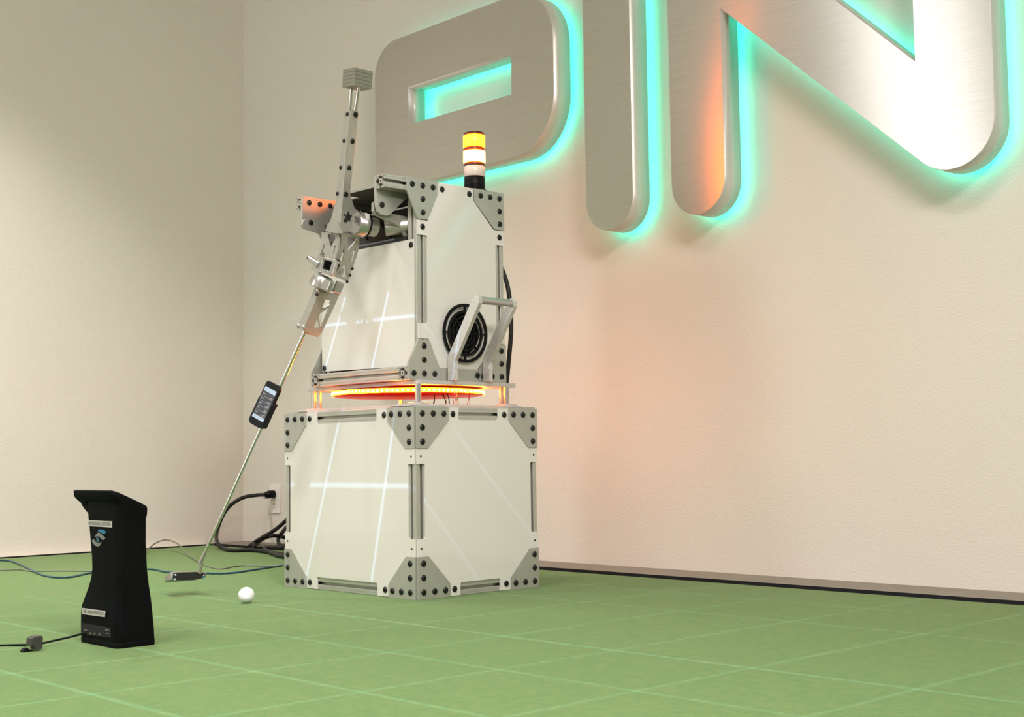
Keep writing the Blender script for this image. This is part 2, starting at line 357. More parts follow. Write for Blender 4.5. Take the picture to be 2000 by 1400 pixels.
def letter(name, outer, holes, label):
    fl = lambda r: [(a, -b) for a, b in r]
    r = empty(name, (sum(p[0] for p in outer)/len(outer), YB, min(p[1] for p in outer)), label, 'sign letter', 'backlit steel letters of the wall sign')
    MB().plate(FS, fl(outer), [fl(h) for h in holes], -.003, 0).build('face', M_SIGN, r, smooth=0)
    m = MB()
    for ring in [outer]+list(holes):
        L = len(ring); vs = []
        for a, b in ring: vs += [(a, YF+.0005, b), (a, YB, b)]
        m.add(vs, [(2*i, 2*i+1, (2*i+3) % (2*L), (2*i+2) % (2*L)) for i in range(L)])
    o = m.build('side_return', M_SIGNB, r, smooth=30)
    s = o.modifiers.new('sheet', 'SOLIDIFY'); s.thickness = .0015; s.offset = 0
    # back pan and the led strip that lights the wall behind
    def inset(ring, d):
        L = len(ring); out = []; ar = sum(ring[i][0]*ring[(i+1) % L][1]-ring[(i+1) % L][0]*ring[i][1] for i in range(L)); sg = 1 if ar > 0 else -1
        for i in range(L):
            a, b, c = V(ring[i-1]), V(ring[i]), V(ring[(i+1) % L])
            e1 = (b-a); e2 = (c-b)
            if e1.length < 1e-6: e1 = e2
            if e2.length < 1e-6: e2 = e1
            n1 = V((-e1.y, e1.x)).normalized()*sg; n2 = V((-e2.y, e2.x)).normalized()*sg
            n = (n1+n2); n = n.normalized() if n.length > 1e-6 else n1
            q = b+n*(d/max(.5, n.dot(n1))); out.append((q.x, q.y))
        return out
    MB().plate(FS, fl(outer), [fl(h) for h in holes], -.078, -.075).build('back_pan', M_DARKIN, r, smooth=0)
    lm = MB()
    for k, ring in enumerate([outer]+list(holes)):
        d0, d1 = (.012, .026) if k == 0 else (-.012, -.026)
        A, B = inset(ring, d0), inset(ring, d1); L = len(ring)
        lm.add([(a, YB-.004, b) for a, b in A]+[(a, YB-.004, b) for a, b in B], [(i, (i+1) % L, L+(i+1) % L, L+i) for i in range(L)])
    lm.build('led_strip', M_HALO, r, smooth=0)
    sp = MB()
    for k in range(4):
        a, b = outer[(k*len(outer)//4) % len(outer)]; cx = sum(p[0] for p in outer)/len(outer); cz = sum(p[1] for p in outer)/len(outer)
    return r
letter('sign_letter', p_out, [p_in], 'brushed steel letter P with teal backlight, leftmost letter on the wall')
letter('sign_letter', i_out, [], 'brushed steel letter I with teal backlight, a plain upright bar on the wall')
letter('sign_letter', n_out, [], 'brushed steel letter N with teal backlight, orange streak and bright white reflection')
letter('sign_letter', g_out, [], 'brushed steel letter at the right edge of the photo, mostly cut off')

# ------------------------------------------------------------------ robot
ROOT = empty('putting_robot', (-.307, .227, 0), 'white and aluminium putting robot on a boxy base with a swinging arm and amber lamps', 'robot')
P = .0381; W1, W2, BH = .6141, .4538, .5158
G = .0065
bolt_me = None
def get_bolt():
    global bolt_me
    if bolt_me is None:
        m = MB(); m.lathe((0, 0, 0), (0, 0, 1), [(0, .0088), (.0012, .0088), (.0032, .0078), (.0046, .0058), (.0052, .0036), (.0052, .0030), (.0022, .0030)], 14)
        me = bpy.data.meshes.new('bolt'); me.from_pydata([tuple(p) for p in m.v], [], m.f)
        bm = bmesh.new(); bm.from_mesh(me); bmesh.ops.recalc_face_normals(bm, faces=bm.faces); bm.to_mesh(me); bm.free()
        me.materials.append(M_BOLT); me.shade_smooth(); me.set_sharp_from_angle(angle=radians(50)); bolt_me = me
    return bolt_me
def bolt(p, n, parent, s=1.0, name='bolt'):
    o = bpy.data.objects.new(name, get_bolt()); COL.objects.link(o); place(o, p, parent)
    o.rotation_euler = V(n).to_track_quat('Z', 'Y').to_euler(); o.scale = (s, s, s*.8); return o
# t-slot profile section
def tsec(h=.01905):
    q = []
    a, b, d1, d2, c = .0041, .0098, .0050, .0075, .0125
    side = [(-h+.0012, h), (-.0125, h), (-.0121, h-.0006), (-.0117, h), (-a-.001, h), (-a, h-.001), (-a, h-d1), (-b, h-d1), (-b, h-d2), (-b+.004, h-c), (b-.004, h-c), (b, h-d2), (b, h-d1), (a, h-d1), (a, h-.001), (a+.001, h), (.0117, h), (.0121, h-.0006), (.0125, h), (h-.0012, h)]
    for k in range(4):
        ca, sa = cos(-pi/2*k), sin(-pi/2*k)
        q += [(x*ca-y*sa, x*sa+y*ca) for x, y in side]
    return q
TSEC = tsec(); THOLES = [circ((0, 0), .0032, 10)]+[circ((sx*.0148, sy*.0148), .0022, 8) for sx in (-1, 1) for sy in (-1, 1)]
def rail(p0, p1, ex, name='frame_rail', parent=ROOT, fn=None):
    p0, p1 = V(p0), V(p1); n = (p1-p0).normalized(); fr = frame(p0, ex, n)
    m = MB().plate(fr, TSEC, THOLES, 0, (p1-p0).length)
    return m.build(name, M_PROF, parent, smooth=0)
hp = P/2
# base frame: posts and rails
for x in (-hp, -W1+hp):
    for y in (hp, W2-hp): rail((x, y, 0), (x, y, BH), X)
for z in (hp, BH-hp):
    for y in (hp, W2-hp): rail((-P, y, z), (-W1+P, y, z), Z)
    for x in (-hp, -W1+hp): rail((x, P, z), (x, W2-P, z), Z)
# faces of the base: frame on the profile surface, plates proud of it
def panel_outline(w, h, nx, sz, d=.036, sd=.029, cut=.110, c0=.040):
    # rectangle w x h with notches at mid of each edge and diagonal corners under the gussets
    r = .004
    x0, x1 = nx; z0, z1 = sz; e = .0015
    return [(c0+.072, e), (x0-.0, e), (x0, d-r), (x0+r, d), (x1-r, d), (x1, d-r), (x1, e), (w-c0-.072, e), (w-c0-.072, .036), (w-.036, .1125), (w-e, .1125),
            (w-e, z0), (w-sd+r, z0), (w-sd, z0+r), (w-sd, z1-r), (w-sd+r, z1), (w-e, z1), (w-e, h-.1125), (w-.036, h-.1125), (w-c0-.072, h-.036), (w-c0-.072, h-e),
            (x1, h-e), (x1, h-d+r), (x1-r, h-d), (x0+r, h-d), (x0, h-d+r), (x0, h-e), (c0+.072, h-e), (c0+.072, h-.036), (.036, h-.1125), (e, h-.1125),
            (e, z1), (sd-r, z1), (sd, z1-r), (sd, z0+r), (sd-r, z0), (e, z0), (e, .1125), (.036, .1125), (c0+.072, .036)]
def face(o, ex, n, w, h, nx, holes=True):
    fr = (V(o), V(ex), Z, V(n))
    pl = MB().plate(fr, panel_outline(w, h, nx, (.160, .361)), [], .0, .004).build('side_panel', M_WHITE, ROOT, smooth=0)
    g = [(0, 0), (.114, 0), (.114, .036), (.0375, .1135), (0, .1135)]
    for sx in (0, 1):
        for sz in (0, 1):
            q = [((w-a) if sx else a, (h-b) if sz else b) for a, b in g]
            gp = MB().plate(fr, q, [], 0, G).build('gusset_plate', M_GUSS, ROOT, smooth=0, bevel=.0007)
            for a, b in ((.5, .5), (1.5, .5), (2.5, .5), (.5, 1.5), (.5, 2.5)):
                a *= P; b *= P; a = w-a if sx else a; b = h-b if sz else b
                bolt(V(o)+V(ex)*a+Z*b+V(n)*G, n, gp)
            a, b = .130, .0195; a = w-a if sx else a; b = h-b if sz else b
            bolt(V(o)+V(ex)*a+Z*b+V(n)*.004, n, pl)
            a, b = .0145, .1345; a = w-a if sx else a; b = h-b if sz else b
            hb = MB().cyl(V(o)+V(ex)*a+Z*b+V(n)*.0035, V(o)+V(ex)*a+Z*b+V(n)*.0043, .0032, n=10).build('screw_hole', M_GAP, pl, smooth=0)
face((-W1, 0, 0), X, -Y, W1, BH, (.165, W1-.165))
face((0, 0, 0), Y, X, W2, BH, (.151, W2-.153))
face((0, W2, 0), -X, Y, W1, BH, (.165, W1-.165))
face((-W1, W2, 0), -Y, -X, W2, BH, (.151, W2-.153))
# top plate of the base
MB().plate((V((0, 0, BH)), X, Y, Z), rrect(-W1+.052, .001, -.001, W2-.05, .012), [], 0, .0075).build('base_top_plate', M_ACR, ROOT, smooth=30)
for k, (a, b, ex, n) in enumerate(((-W1+.004, 0, X, -Y), (-.110, 0, X, -Y))):
    MB().box((a, .001, BH-.001), (a+.106, .03, BH+.004)).build('corner_cap', M_GUSS, ROOT, smooth=0, bevel=.001)
for b in (.001, W2-.108):
    MB().box((-.03, b, BH-.001), (-.001, b+.106, BH+.004)).build('corner_cap', M_GUSS, ROOT, smooth=0, bevel=.001)
ZP0, ZP1 = .581, .5925
for x in (-.06, -.554):
    for y in (.06, .394):
        so = MB().lathe((x, y, BH+.0075), Z, [(0, .0085), (ZP0-BH-.0075, .0085)], 20).build('standoff', M_BARE, ROOT)
        MB().lathe((x, y, BH+.0075), Z, [(0, .030), (.005, .030), (.006, .028)], 24).build('flange', M_PLATE, so)
for x, y in ((-.532, .066), (-.083, .396), (-.552, .392)):
    MB().lathe((x, y, BH+.007), Z, [(0, .006), (ZP0-BH-.007, .006)], 16).build('spacer', M_BARE, ROOT)

# upper body, slightly turned on the base
PS = .0133; UO = V((-.0808, .1006, 0)); UX = V((cos(PS), sin(PS), 0)); UY = V((-sin(PS), cos(PS), 0))
def U(u, v, z): return UO+UX*u+UY*v+Z*z
def Uat(px, py, which, val):
    n = (UX, UY, Z)[which]; p = at(px, py, U(*(val if i == which else 0 for i in range(3))), n)-UO; return V((p.dot(UX), p.dot(UY), p.z))
def ubox(name, m, lo, hi, bevel=0, parent=ROOT, smooth=0):
    return MB().box(lo, hi, lambda a, b, c: U(a, b, c)).build(name, m, parent, bevel=bevel, smooth=smooth)
MB().plate((U(0, 0, 0), UX, UY, Z), rrect(-.512, -.036, .018, .345, .012), [], ZP0, ZP1).build('turntable_plate', M_PLATE, ROOT, bevel=.0008, smooth=30)
# led ring disc under the plate
DC = V((-.307, .227, 0))
disc = MB().lathe(DC+Z*.559, Z, [(0, .216), (.002, .220), (.0024, .2245), (.0148, .2245), (.0152, .220), (.0245, .12)], 96).build('diffuser_disc', M_RED, ROOT, smooth=40)
ring = MB()
for i in range(96):
    a, b = 2*pi*i/96, 2*pi*(i+1)/96; r = .2253
    q = [DC+V((r*cos(t), r*sin(t), h)) for h in (.5615, .5737) for t in (a, b)]
    ring.add(q, [(0, 1, 3, 2)])
ring.build('led_strip', M_LEDS, ROOT, smooth=0)
dm = MB(); dm.box((0, -.0027, -.0027), (.0016, .0027, .0027))
dme = None
for i in range(96):
    a = 2*pi*(i+.5)/96; p = DC+V((.2256*cos(a), .2256*sin(a), .5676))
    if dme is None:
        o = dm.build('led_diode', M_LEDD, disc, smooth=0, origin=V((0, 0, 0))); dme = o.data
    else:
        o = bpy.data.objects.new('led_diode', dme); COL.objects.link(o)
    place(o, p, disc); o.rotation_euler = (0, 0, a)
# small wires under the disc
wi = [(862, 873, M_BOLT, .0016), (873, 869, M_WYEL, .001), (872, 878, M_BOLT, .0016), (880, 886, M_WRED, .001), (884, 892, M_WRED, .001), (888, 896, M_METAL2, .001), (893, 889, M_WYEL, .001), (912, 918, M_WRED, .001), (917, 911, M_WRED, .001), (848, 845, M_WRED, .002)]
for a, b, m, r in wi:
    y0 = .20; p0 = at(a, 772, (0, y0, 0), Y); p1 = at(b, 797, (0, y0+.01, 0), Y); p0.z = .566; p1.z = BH+.004
    MB().tube(spline([p0, (p0+p1)/2+V((.004, 0, 0)), p1], 4), r, 6).build('wire', m, ROOT)

# frame of the upper body
UZ0, UZ1 = .5926, 1.161; UW = .2995; UL = -.4585
uc = -G-hp; ul = UL+G+hp
for u in (uc, ul):
    for v in (0, UW):
        rail(U(u, v, UZ0), U(u, v, UZ1), UX)
    rail(U(u, -.058, UZ0+hp), U(u, -hp, UZ0+hp), Z)
    rail(U(u, hp, UZ0+hp), U(u, UW-hp, UZ0+hp), Z)
    rail(U(u, -.131 if u == uc else -.112, UZ1-hp), U(u, -hp, UZ1-hp), Z)
    rail(U(u, hp, UZ1-hp), U(u, UW-hp, UZ1-hp), Z)
rail(U(uc-hp, -.037, UZ0+hp), U(ul+hp, -.037, UZ0+hp), Z)
rail(U(uc-hp, UW, UZ0+hp), U(ul+hp, UW, UZ0+hp), Z)
rail(U(uc-hp, UW, UZ1-hp), U(ul+hp, UW, UZ1-hp), Z)
# right side panel with slots and fan hole
def upfr(u): return (U(u, 0, 0), UY, Z, UX)
FC = (.150, .732)
def body_panel(sgn):
    uu = -G if sgn > 0 else UL+G
    fr = (U(uu, 0, 0), UY, Z, UX*sgn)
    e = .0015; v0, v1 = -hp+e, UW+hp-e
    out = [(.058, UZ0+e), (.058, UZ0+.04), (.0185, UZ0+.1175), (v0, UZ0+.1175), (v0, .753), (.013, .753), (.017, .757), (.017, .998), (.013, 1.002), (v0, 1.002), (v0, UZ1-.117), (.0185, UZ1-.117), (.058, UZ1-.036), (.058, UZ1-e),
           (.196, UZ1-e), (.196, UZ1-.037), (.276, UZ1-.1145), (v1, UZ1-.1145), (v1, 1.003), (.286, 1.003), (.283, 1.0), (.283, .758), (.286, .755), (v1, .755), (v1, UZ0+.1165), (.279, UZ0+.1165), (.205, UZ0+.038), (.205, UZ0+e)]
    if sgn < 0: out = out
    hole = [circ(FC, .060, 36)] if sgn > 0 else []
    return MB().plate(fr, out, hole, 0, .004).build('body_side_panel', M_WHITE, ROOT, smooth=0)
bp_r = body_panel(1); body_panel(-1)
for a, b in ((0, .691+.0), (.0745, UZ1-.0195), (.1800, UZ1-.0195), (UW, UZ1-.135), (0, UZ1-.1355), (UW, .83)):
    p = U(-G+.004, a, b)
    bolt(p, UX, bp_r)
def gus(sgn, q, bl, name='gusset_plate'):
    fr = (U(-G if sgn > 0 else UL+G, 0, 0), UY, Z, UX*sgn)
    g = MB().plate(fr, q, [], 0, G).build(name, M_GUSS, ROOT, smooth=0, bevel=.0007)
    for a, b in bl: bolt(U(0 if sgn > 0 else UL, a, b), UX*sgn, g)
    return g
zb, zt = UZ0+hp, UZ1-hp
for sgn in (1, -1):
    gus(sgn, [(-.0575, UZ0), (.0565, UZ0), (.0565, UZ0+.038), (.0185, UZ0+.1155), (-.0195, UZ0+.1155), (-.0575, UZ0+.045)], [(-P, zb), (0, zb), (P, zb), (0, zb+P), (0, zb+2*P)])
    gus(sgn, [(-.0575, UZ1), (-.0575, UZ1-.038), (-.0195, UZ1-.1145), (.0175, UZ1-.1145), (.0565, UZ1-.034), (.0565, UZ1)], [(-P, zt), (0, zt), (P, zt), (0, zt-P), (0, zt-2*P)])
    gus(sgn, [(.198, UZ1), (.198, UZ1-.038), (.278, UZ1-.113), (UW+hp, UZ1-.113), (UW+hp, UZ1)], [(UW-2*P, zt), (UW-P, zt), (UW, zt), (UW, zt-P), (UW, zt-2*P)])
    gus(sgn, [(.207, UZ0), (UW+hp, UZ0), (UW+hp, UZ0+.115), (.281, UZ0+.115), (.207, UZ0+.037)], [(UW-2*P, zb), (UW-P, zb), (UW, zb), (UW, zb+P), (UW, zb+2*P)])
hs = gus(1, [(.059, UZ0), (.206, UZ0), (.206, UZ0+.037), (.059, UZ0+.037)], [], 'handle_mount_strip')
# front, rear, top panels and the dark bay at the top front
fp = MB().plate((U(0, -hp-.001, 0), UX, Z, -UY), [(-.4450, .640), (-.014, .633), (-.014, .990), (-.4450, .990)], [], 0, .004).build('front_panel', M_WHITE, ROOT, smooth=0)
for a, b in ((-.024, .974), (-.433, .650), (-.433, .974)): bolt(U(a, -hp-.005, b), -UY, fp)
ubox('rear_panel', M_WHITE, (UL+.01, UW+hp-.004, UZ0+.002), (-.01, UW+hp, UZ1-.002))
ubox('top_panel', M_DARKIN, (-.315, -.045, UZ1-.004), (-.008, .0215, UZ1-.0005))
ubox('top_panel', M_DARKIN, (UL+.004, .022, UZ1-.004), (-.008, UW+hp, UZ1-.0005))
ubox('top_panel_lip', M_BARE, (-.315, -.0485, UZ1-.006), (-.046, -.0455, UZ1))
ubox('inner_rear_wall', M_DARKIN, (UL+.04, .23, .95), (-.05, .236, UZ1-.006))
ubox('inner_floor', M_VDARK, (UL+.05, -.017, .955), (-.05, .23, .975))
ubox('inner_side_wall', M_DARKIN, (-.060, .02, .975), (-.055, .23, UZ1-.006))
MB().tube([U(-.444, -.014, .994), U(-.047, -.014, .994)], .0105, 12).build('foam_edge', M_VDARK, ROOT)
ubox('cross_bar', M_PLATE, (ul+hp, .075, UZ1-.050), (uc-hp, .083, UZ1-.046))
# fan grille
fg = MB()
for r0, r1 in ((.0765, .0855), (.0585, .0665), (.0455, .0515), (.0330, .0385), (.0210, .0260)):
    fg.plate((U(.009, 0, 0), UY, Z, UX), circ(FC, r1, 48), [circ(FC, r0, 48)], -.004, .0)
fg.build('fan_grille_ring', M_BLK, ROOT, smooth=30)
sp = MB()
for k in range(8):
    a = pi/4*k+.0; r0, r1 = (.006, .080) if k % 2 == 0 else (.028, .062); n = V((-sin(a), cos(a)))*.0026; d = V((cos(a), sin(a)))
    q = [V(FC)+d*r0+n, V(FC)+d*r0-n, V(FC)+d*r1-n, V(FC)+d*r1+n]
    sp.plate((U(.008, 0, 0), UY, Z, UX), [(p.x, p.y) for p in q], [], -.005, 0)
sp.plate((U(.009, 0, 0), UY, Z, UX), circ(FC, .008, 16), [], -.004, 0)
sp.build('fan_grille_spokes', M_BLK, ROOT, smooth=0)
fanm = MB()
for k in range(7):
    a = 2*pi*k/7; d = V((cos(a), sin(a))); n = V((-sin(a), cos(a)))
    vs = [U(-.030, *(V(FC)+d*.018-n*.008)), U(-.018, *(V(FC)+d*.018+n*.010)), U(-.018, *(V(FC)+d*.054+n*.018)), U(-.030, *(V(FC)+d*.056-n*.014))]
    fanm.add(vs, [(0, 1, 2, 3)])
fanm.lathe(U(-.032, *FC), UX, [(0, .019), (.016, .019)], 20)
fanm.lathe(U(-.045, *FC), UX, [(0, .062), (.036, .062), (.036, .0585), (.002, .0585)], 36, cap=False)
fanm.lathe(U(-.046, *FC), UX, [(0, .062), (.002, .062)], 36)
fanm.build('fan', M_VDARK, ROOT, smooth=40)
# handle at the side: two bent flat arms and a round bar
HD = []
for v, nm in ((.083, 0), (.219, 1)):
    fr = (U(0, v, 0), UX, Z, UY)
    w = .013
    pts = [(.004, UZ0+.001), (.032, UZ0+.001), (.034, UZ0+.055), (.125+w, .813-.010), (.125+w*1.1, .813+.004), (.125, .813+.014), (.125-w, .813+.008), (.008, UZ0+.074), (.004, UZ0+.055)]
    MB().plate(fr, pts, [], 0, .013).build('handle_arm', M_HAND, ROOT, smooth=0, bevel=.0012)
MB().cyl(U(.125, .096, .813), U(.125, .219, .813), .0105, n=24).build('handle_bar', M_BARE, ROOT)
bolt(U(.001, .104, UZ0+.019), UX, hs, 1.0); bolt(U(.001, .2015, UZ0+.020), UX, hs, 1.0)
for v in (.085, .221):
    pass
# rear hose
hp_pts = [(983, 532), (992, 562), (997, 600), (998, 650), (994, 700), (990, 742)]
hose = [at(x, y, U(0, UW+.045, 0), UY) for x, y in hp_pts]
MB().tube(spline([U(-.03, UW+.02, hose[0].z+.03)]+hose+[hose[-1]+V((-.01, .0, -.05))], 6), .0068, 12).build('rear_hose', M_RUB, ROOT)

# stack light on the roof
sb = Uat(927, 361, 1, .262)
SL = U(sb.x, .262, 0)
def seg(name, z0, z1, r, m, parent, ch=.002):
    return MB().lathe(SL+Z*z0, Z, [(0, r-ch), (ch, r), (z1-z0-ch, r), (z1-z0, r-ch)], 40).build(name, m, parent, smooth=60)
st = seg('stack_light_base', UZ1, 1.2125, .0312, M_BLK, ROOT)
MB().lathe(SL+Z*(UZ1), Z, [(0, .040), (.010, .038), (.014, .030)], 40).build('stack_light_foot', M_BLK, st)
MB().lathe(SL+Z*1.186, Z, [(0, .0316), (.0015, .0322), (.003, .0316)], 40).build('base_rib', M_BLK, st)
seg('white_lens', 1.2125, 1.2445, .0322, M_LENSW, st)
seg('lens_collar', 1.2445, 1.2560, .0312, M_AMBRING2, st)
seg('amber_lens', 1.2560, 1.2905, .0328, M_AMB2, st, .0012)
seg('lens_collar', 1.2905, 1.3020, .0312, M_AMBRING, st)
seg('amber_lens', 1.3020, 1.3378, .0328, M_AMB1, st, .0012)
seg('lens_cap', 1.3378, 1.3475, .0308, M_AMBCAP, st, .003)

# ------------------------------------------------------------------ tilt cradle and brackets
def px_plate(name, fr, outer, holes, t, m, parent=ROOT, bevel=0, both=False):
    o = flat(fr, outer); h = [flat(fr, q) for q in holes]
    return MB().plate(fr, o, h, -t, 0).build(name, m, parent, smooth=0, bevel=bevel)
FRu = lambda u: frame(U(u, 0, 1.0), UY, UX)
rb = px_plate('pivot_bracket', FRu(-.0475), [(733, 342), (740, 342), (800, 352), (800, 376), (793, 389), (783, 398), (766, 415), (763, 419), (757, 421), (745, 419), (739, 413), (736, 402)], [], .010, M_GUSS, bevel=.0008)
pb = Uat(746, 400, 0, -.0475); bolt(U(*pb), UX, rb, 1.0)
lb = px_plate('pivot_bracket', FRu(-.408), [(591, 384), (640, 390), (662, 393), (662, 420), (644, 433), (630, 444), (618, 448), (603, 446), (593, 442), (590, 432)], [], .010, M_GUSS, bevel=.0008)
for x, y in ((604, 396), (625, 399), (645, 402)):
    q = Uat(x, y, 0, -.408); bolt(U(*q), UX, lb, .95)
cs = px_plate('cradle_side', FRu(-.062), [(729, 396), (735, 391), (742, 394), (764, 417), (800, 424), (802, 450), (812, 470), (800, 470), (792, 463), (786, 449), (776, 440), (745, 425), (734, 420), (729, 412)], [], .009, M_ARM, bevel=.0008)
cl = px_plate('cradle_side', FRu(-.398), [(592, 431), (598, 427), (612, 431), (628, 438), (640, 447), (655, 462), (652, 474), (634, 462), (622, 455), (605, 449), (594, 446), (590, 439)], [], .009, M_GUSS, bevel=.0008)
q = Uat(607, 435, 0, -.398); bolt(U(*q), UX, cl, 1.0)
ubox('cradle_tray', M_PLATE, (-.395, -.010, .998), (-.068, .145, 1.006), .001)
ubox('cradle_tray_lip', M_BARE, (-.395, .142, 1.000), (-.068, .150, 1.030), .001)

# swing motor behind the hub
HUB = at(679.5, 423.5, (0, -.050, 0), Y)
MA = V((.10, 1, -.10)).normalized()
mc = at(694, 436, (0, -.036, 0), Y)
mo = MB().lathe(mc, MA, [(0, .012), (.000, .031), (.003, .0335), (.017, .0335), (.019, .0350), (.030, .0350)], 40).build('swing_motor', M_BARE, ROOT, smooth=40)
MB().lathe(mc+MA*.030, MA, [(0, .0335), (0, .0362), (.005, .0362), (.005, .033)], 40).build('motor_seal', M_BLK, mo, smooth=40)
MB().lathe(mc+MA*.035, MA, [(0, .027), (.030, .027), (.032, .024)], 36).build('gearbox', M_ARM, mo, smooth=40)
mc2 = mc+MA*.075+V((.02, .01, .0))
MB().cyl(mc2, mc2+V((.055, .075, .01)), .024, n=28).build('drive_motor', M_ARM, ROOT, smooth=40)
lab = [at(x, y, mc+V((.030, .03, .02)), (.80, -.50, .42)) for x, y in ((713.5, 418.5), (722, 422), (721.5, 433), (712, 429))]
MB().add([p+V((.004, -.003, .004)) for p in lab]+lab, [(0, 1, 2, 3), (0, 4, 5, 1), (1, 5, 6, 2), (2, 6, 7, 3), (3, 7, 4, 0), (7, 6, 5, 4)]).build('motor_label', M_LABEL, mo, smooth=0)
for x, y in ((704, 414), (711, 420), (708, 435), (701, 454)):
    p = at(x, y, mc+V((.028, .012, .012)), (.80, -.55, .25)); MB().cyl(p, p+V((.004, -.003, .001)), .0022, n=8).build('set_screw', M_BOLT, mo)
MB().tube(spline([at(714, 452, (0, .03, 0), Y), at(716, 462, (0, .03, 0), Y), at(717, 470, (0, .03, 0), Y)], 4), .004, 8).build('motor_cable', M_BLK, ROOT)
MB().tube(spline([at(720, 425, (0, .06, 0), Y), at(724, 432, (0, .06, 0), Y), at(722, 445, (0, .05, 0), Y)], 4), .0018, 8).build('motor_cable', M_BLK, ROOT)

# ------------------------------------------------------------------ pendulum arm: upper beam, counterweight
dU = V((.115, .008, 1)).normalized()            # direction of the upper beam
def along(px, py, p0, d):                       # point on the line p0+s*d closest to the view ray
    r = ray(px, py).normalized(); w = p0-CAM; a = r.dot(d); s = (a*(w.dot(r))-w.dot(d))/(1-a*a); return p0+d*s
B0 = V(HUB)+V((-.012, .004, 0))
nR = (X-dU*X.dot(dU)).normalized(); nL = (-Y+dU*Y.dot(dU)).normalized()
PR = frame(HUB, Y, nR); PLf = frame(HUB, X, nL)
# right-hand face plate with hub, left-hand face plate
cor = at(668, 400, HUB, nR)
PLf = frame(cor, X, nL)
beam_r = px_plate('beam_plate', PR, [(685.5, 216), (700.2, 217), (695.8, 276), (689.5, 326), (684, 372), (684.5, 382), (693, 407), (700, 412), (704, 425), (703, 442), (698, 453), (665.5, 452), (664, 440), (668, 400), (674.5, 310)], [], .008, M_ARM, bevel=.0006)
beam_l = px_plate('beam_plate', PLf, [(673, 216), (685.2, 216), (674.2, 310), (667.7, 400), (663.7, 440), (665.2, 456), (650, 455), (635, 451), (637, 446), (646, 428), (655, 395), (664, 310)], [], .008, M_ARM, bevel=.0006)
core0, core1 = cor-nR*.016-nL*.016-Z*.03, None
topc = at(685.5, 216, HUB, nR)
m = MB(); m.add([topc-nR*.009-nL*.009, topc-nR*.030-nL*.009, topc-nR*.030-nL*.030, topc-nR*.009-nL*.030]+[cor-nR*.009-nL*.009, cor-nR*.030-nL*.009, cor-nR*.030-nL*.030, cor-nR*.009-nL*.030], [(0, 1, 2, 3), (7, 6, 5, 4), (0, 4, 5, 1), (1, 5, 6, 2), (2, 6, 7, 3), (3, 7, 4, 0)])
m.build('beam_core', M_ARM, ROOT, smooth=0)
for x, y in ((695, 224), (688.6, 276), (681.9, 328), (675.7, 379.6)):
    bolt(at(x, y, HUB, nR), nR, beam_r, .88)
for x, y in ((678.5, 223), (672, 275), (665.4, 327), (659.2, 378)):
    bolt(at(x, y, cor, nL), nL, beam_l, .72)
hubc = at(679.5, 423.5, HUB, nR)
MB().lathe(hubc, nR, [(0, .0085), (.003, .0085), (.004, .006)], 18).build('hub_shaft', M_BOLT, beam_r)
for x, y in ((680, 415), (672.5, 420), (685.5, 421.5), (682.5, 430.5)):
    p = at(x, y, HUB, nR); MB().cyl(p-nR*.001, p+nR*.0008, .0030, n=10).build('hub_hole', M_BOLT, beam_r)
p = at(674.5, 430, HUB, nR); MB().lathe(p, nR, [(0, .006), (.004, .006), (.005, .004)], 14).build('hub_screw', M_BOLT, beam_r)
px_plate('stiffener', frame(HUB+nR*.004, Y, nR), [(659.5, 432), (661.5, 431), (668, 452), (665, 454)], [], .004, M_BARE)
# counterweight: two rods and a stack of plates
TOPC = at(693, 133, topc, Y)
cwd = V((.115, .0, 1)).normalized(); ex = (X-cwd*X.dot(cwd)).normalized(); ey = cwd.cross(ex)
c_near = at(691, 167, topc+V((.01, -.022, 0)), Y)
for k in range(5):
    h0, h1 = .0102*k, .0102*(k+1)-.0003
    vs = [c_near+cwd*h+ex*a+ey*b for h in (h0, h1) for a, b in ((0, 0), (-.055, 0), (-.055, .063), (0, .063))]
    MB().add(vs, [(3, 2, 1, 0), (4, 5, 6, 7), (0, 1, 5, 4), (1, 2, 6, 5), (2, 3, 7, 6), (3, 0, 4, 7)]).build('counterweight_plate', M_BLOCK, ROOT, smooth=0, bevel=.0005)
for (x0, y0, x1, y1) in ((687, 168, 683.5, 216), (700.5, 171, 694.5, 216)):
    pa = at(x0, y0, c_near+Y*.022, Y); pb2 = at(x1, y1, c_near+Y*.022, Y)
    MB().cyl(pb2, pa+(pa-pb2)*.05, .0052, n=16).build('counterweight_rod', M_CHROME, ROOT)

# ------------------------------------------------------------------ forearm truss, wrist, club holder (line from hub to putter heel)
HEEL = at(392, 1112, (-.6, 0, 0), X)
dF = (HEEL-HUB).normalized()
nX = (X-dF*X.dot(dF)).normalized()       # faces right in view
nY = (-Y+dF*Y.dot(dF)); nY = (nY-nX*nY.dot(nX)).normalized()
CR = HUB+dF*.05
fR = frame(CR, Y, nX)
tr = px_plate('forearm_truss', fR, [(667, 455), (703, 457), (702, 470), (701, 486), (696, 504), (688.5, 524), (684, 538), (679.5, 551), (668, 546), (649, 538), (651, 527), (656, 513), (663, 487), (666, 470)],
    [[(678, 462.5), (686, 463), (697.5, 466), (693, 473), (680, 488.5)], [(672.5, 480), (673.5, 491), (669.5, 510), (662.5, 511), (669, 494)], [(695, 482.5), (693.5, 496), (686.5, 521), (684.5, 520), (687.5, 505), (691, 489)], [(674.8, 514.5), (677, 541), (669.5, 541.5), (662.5, 531), (669, 522)]], .006, M_ARM, bevel=.0005)
fL = frame(CR+nY*.0, X, nY)
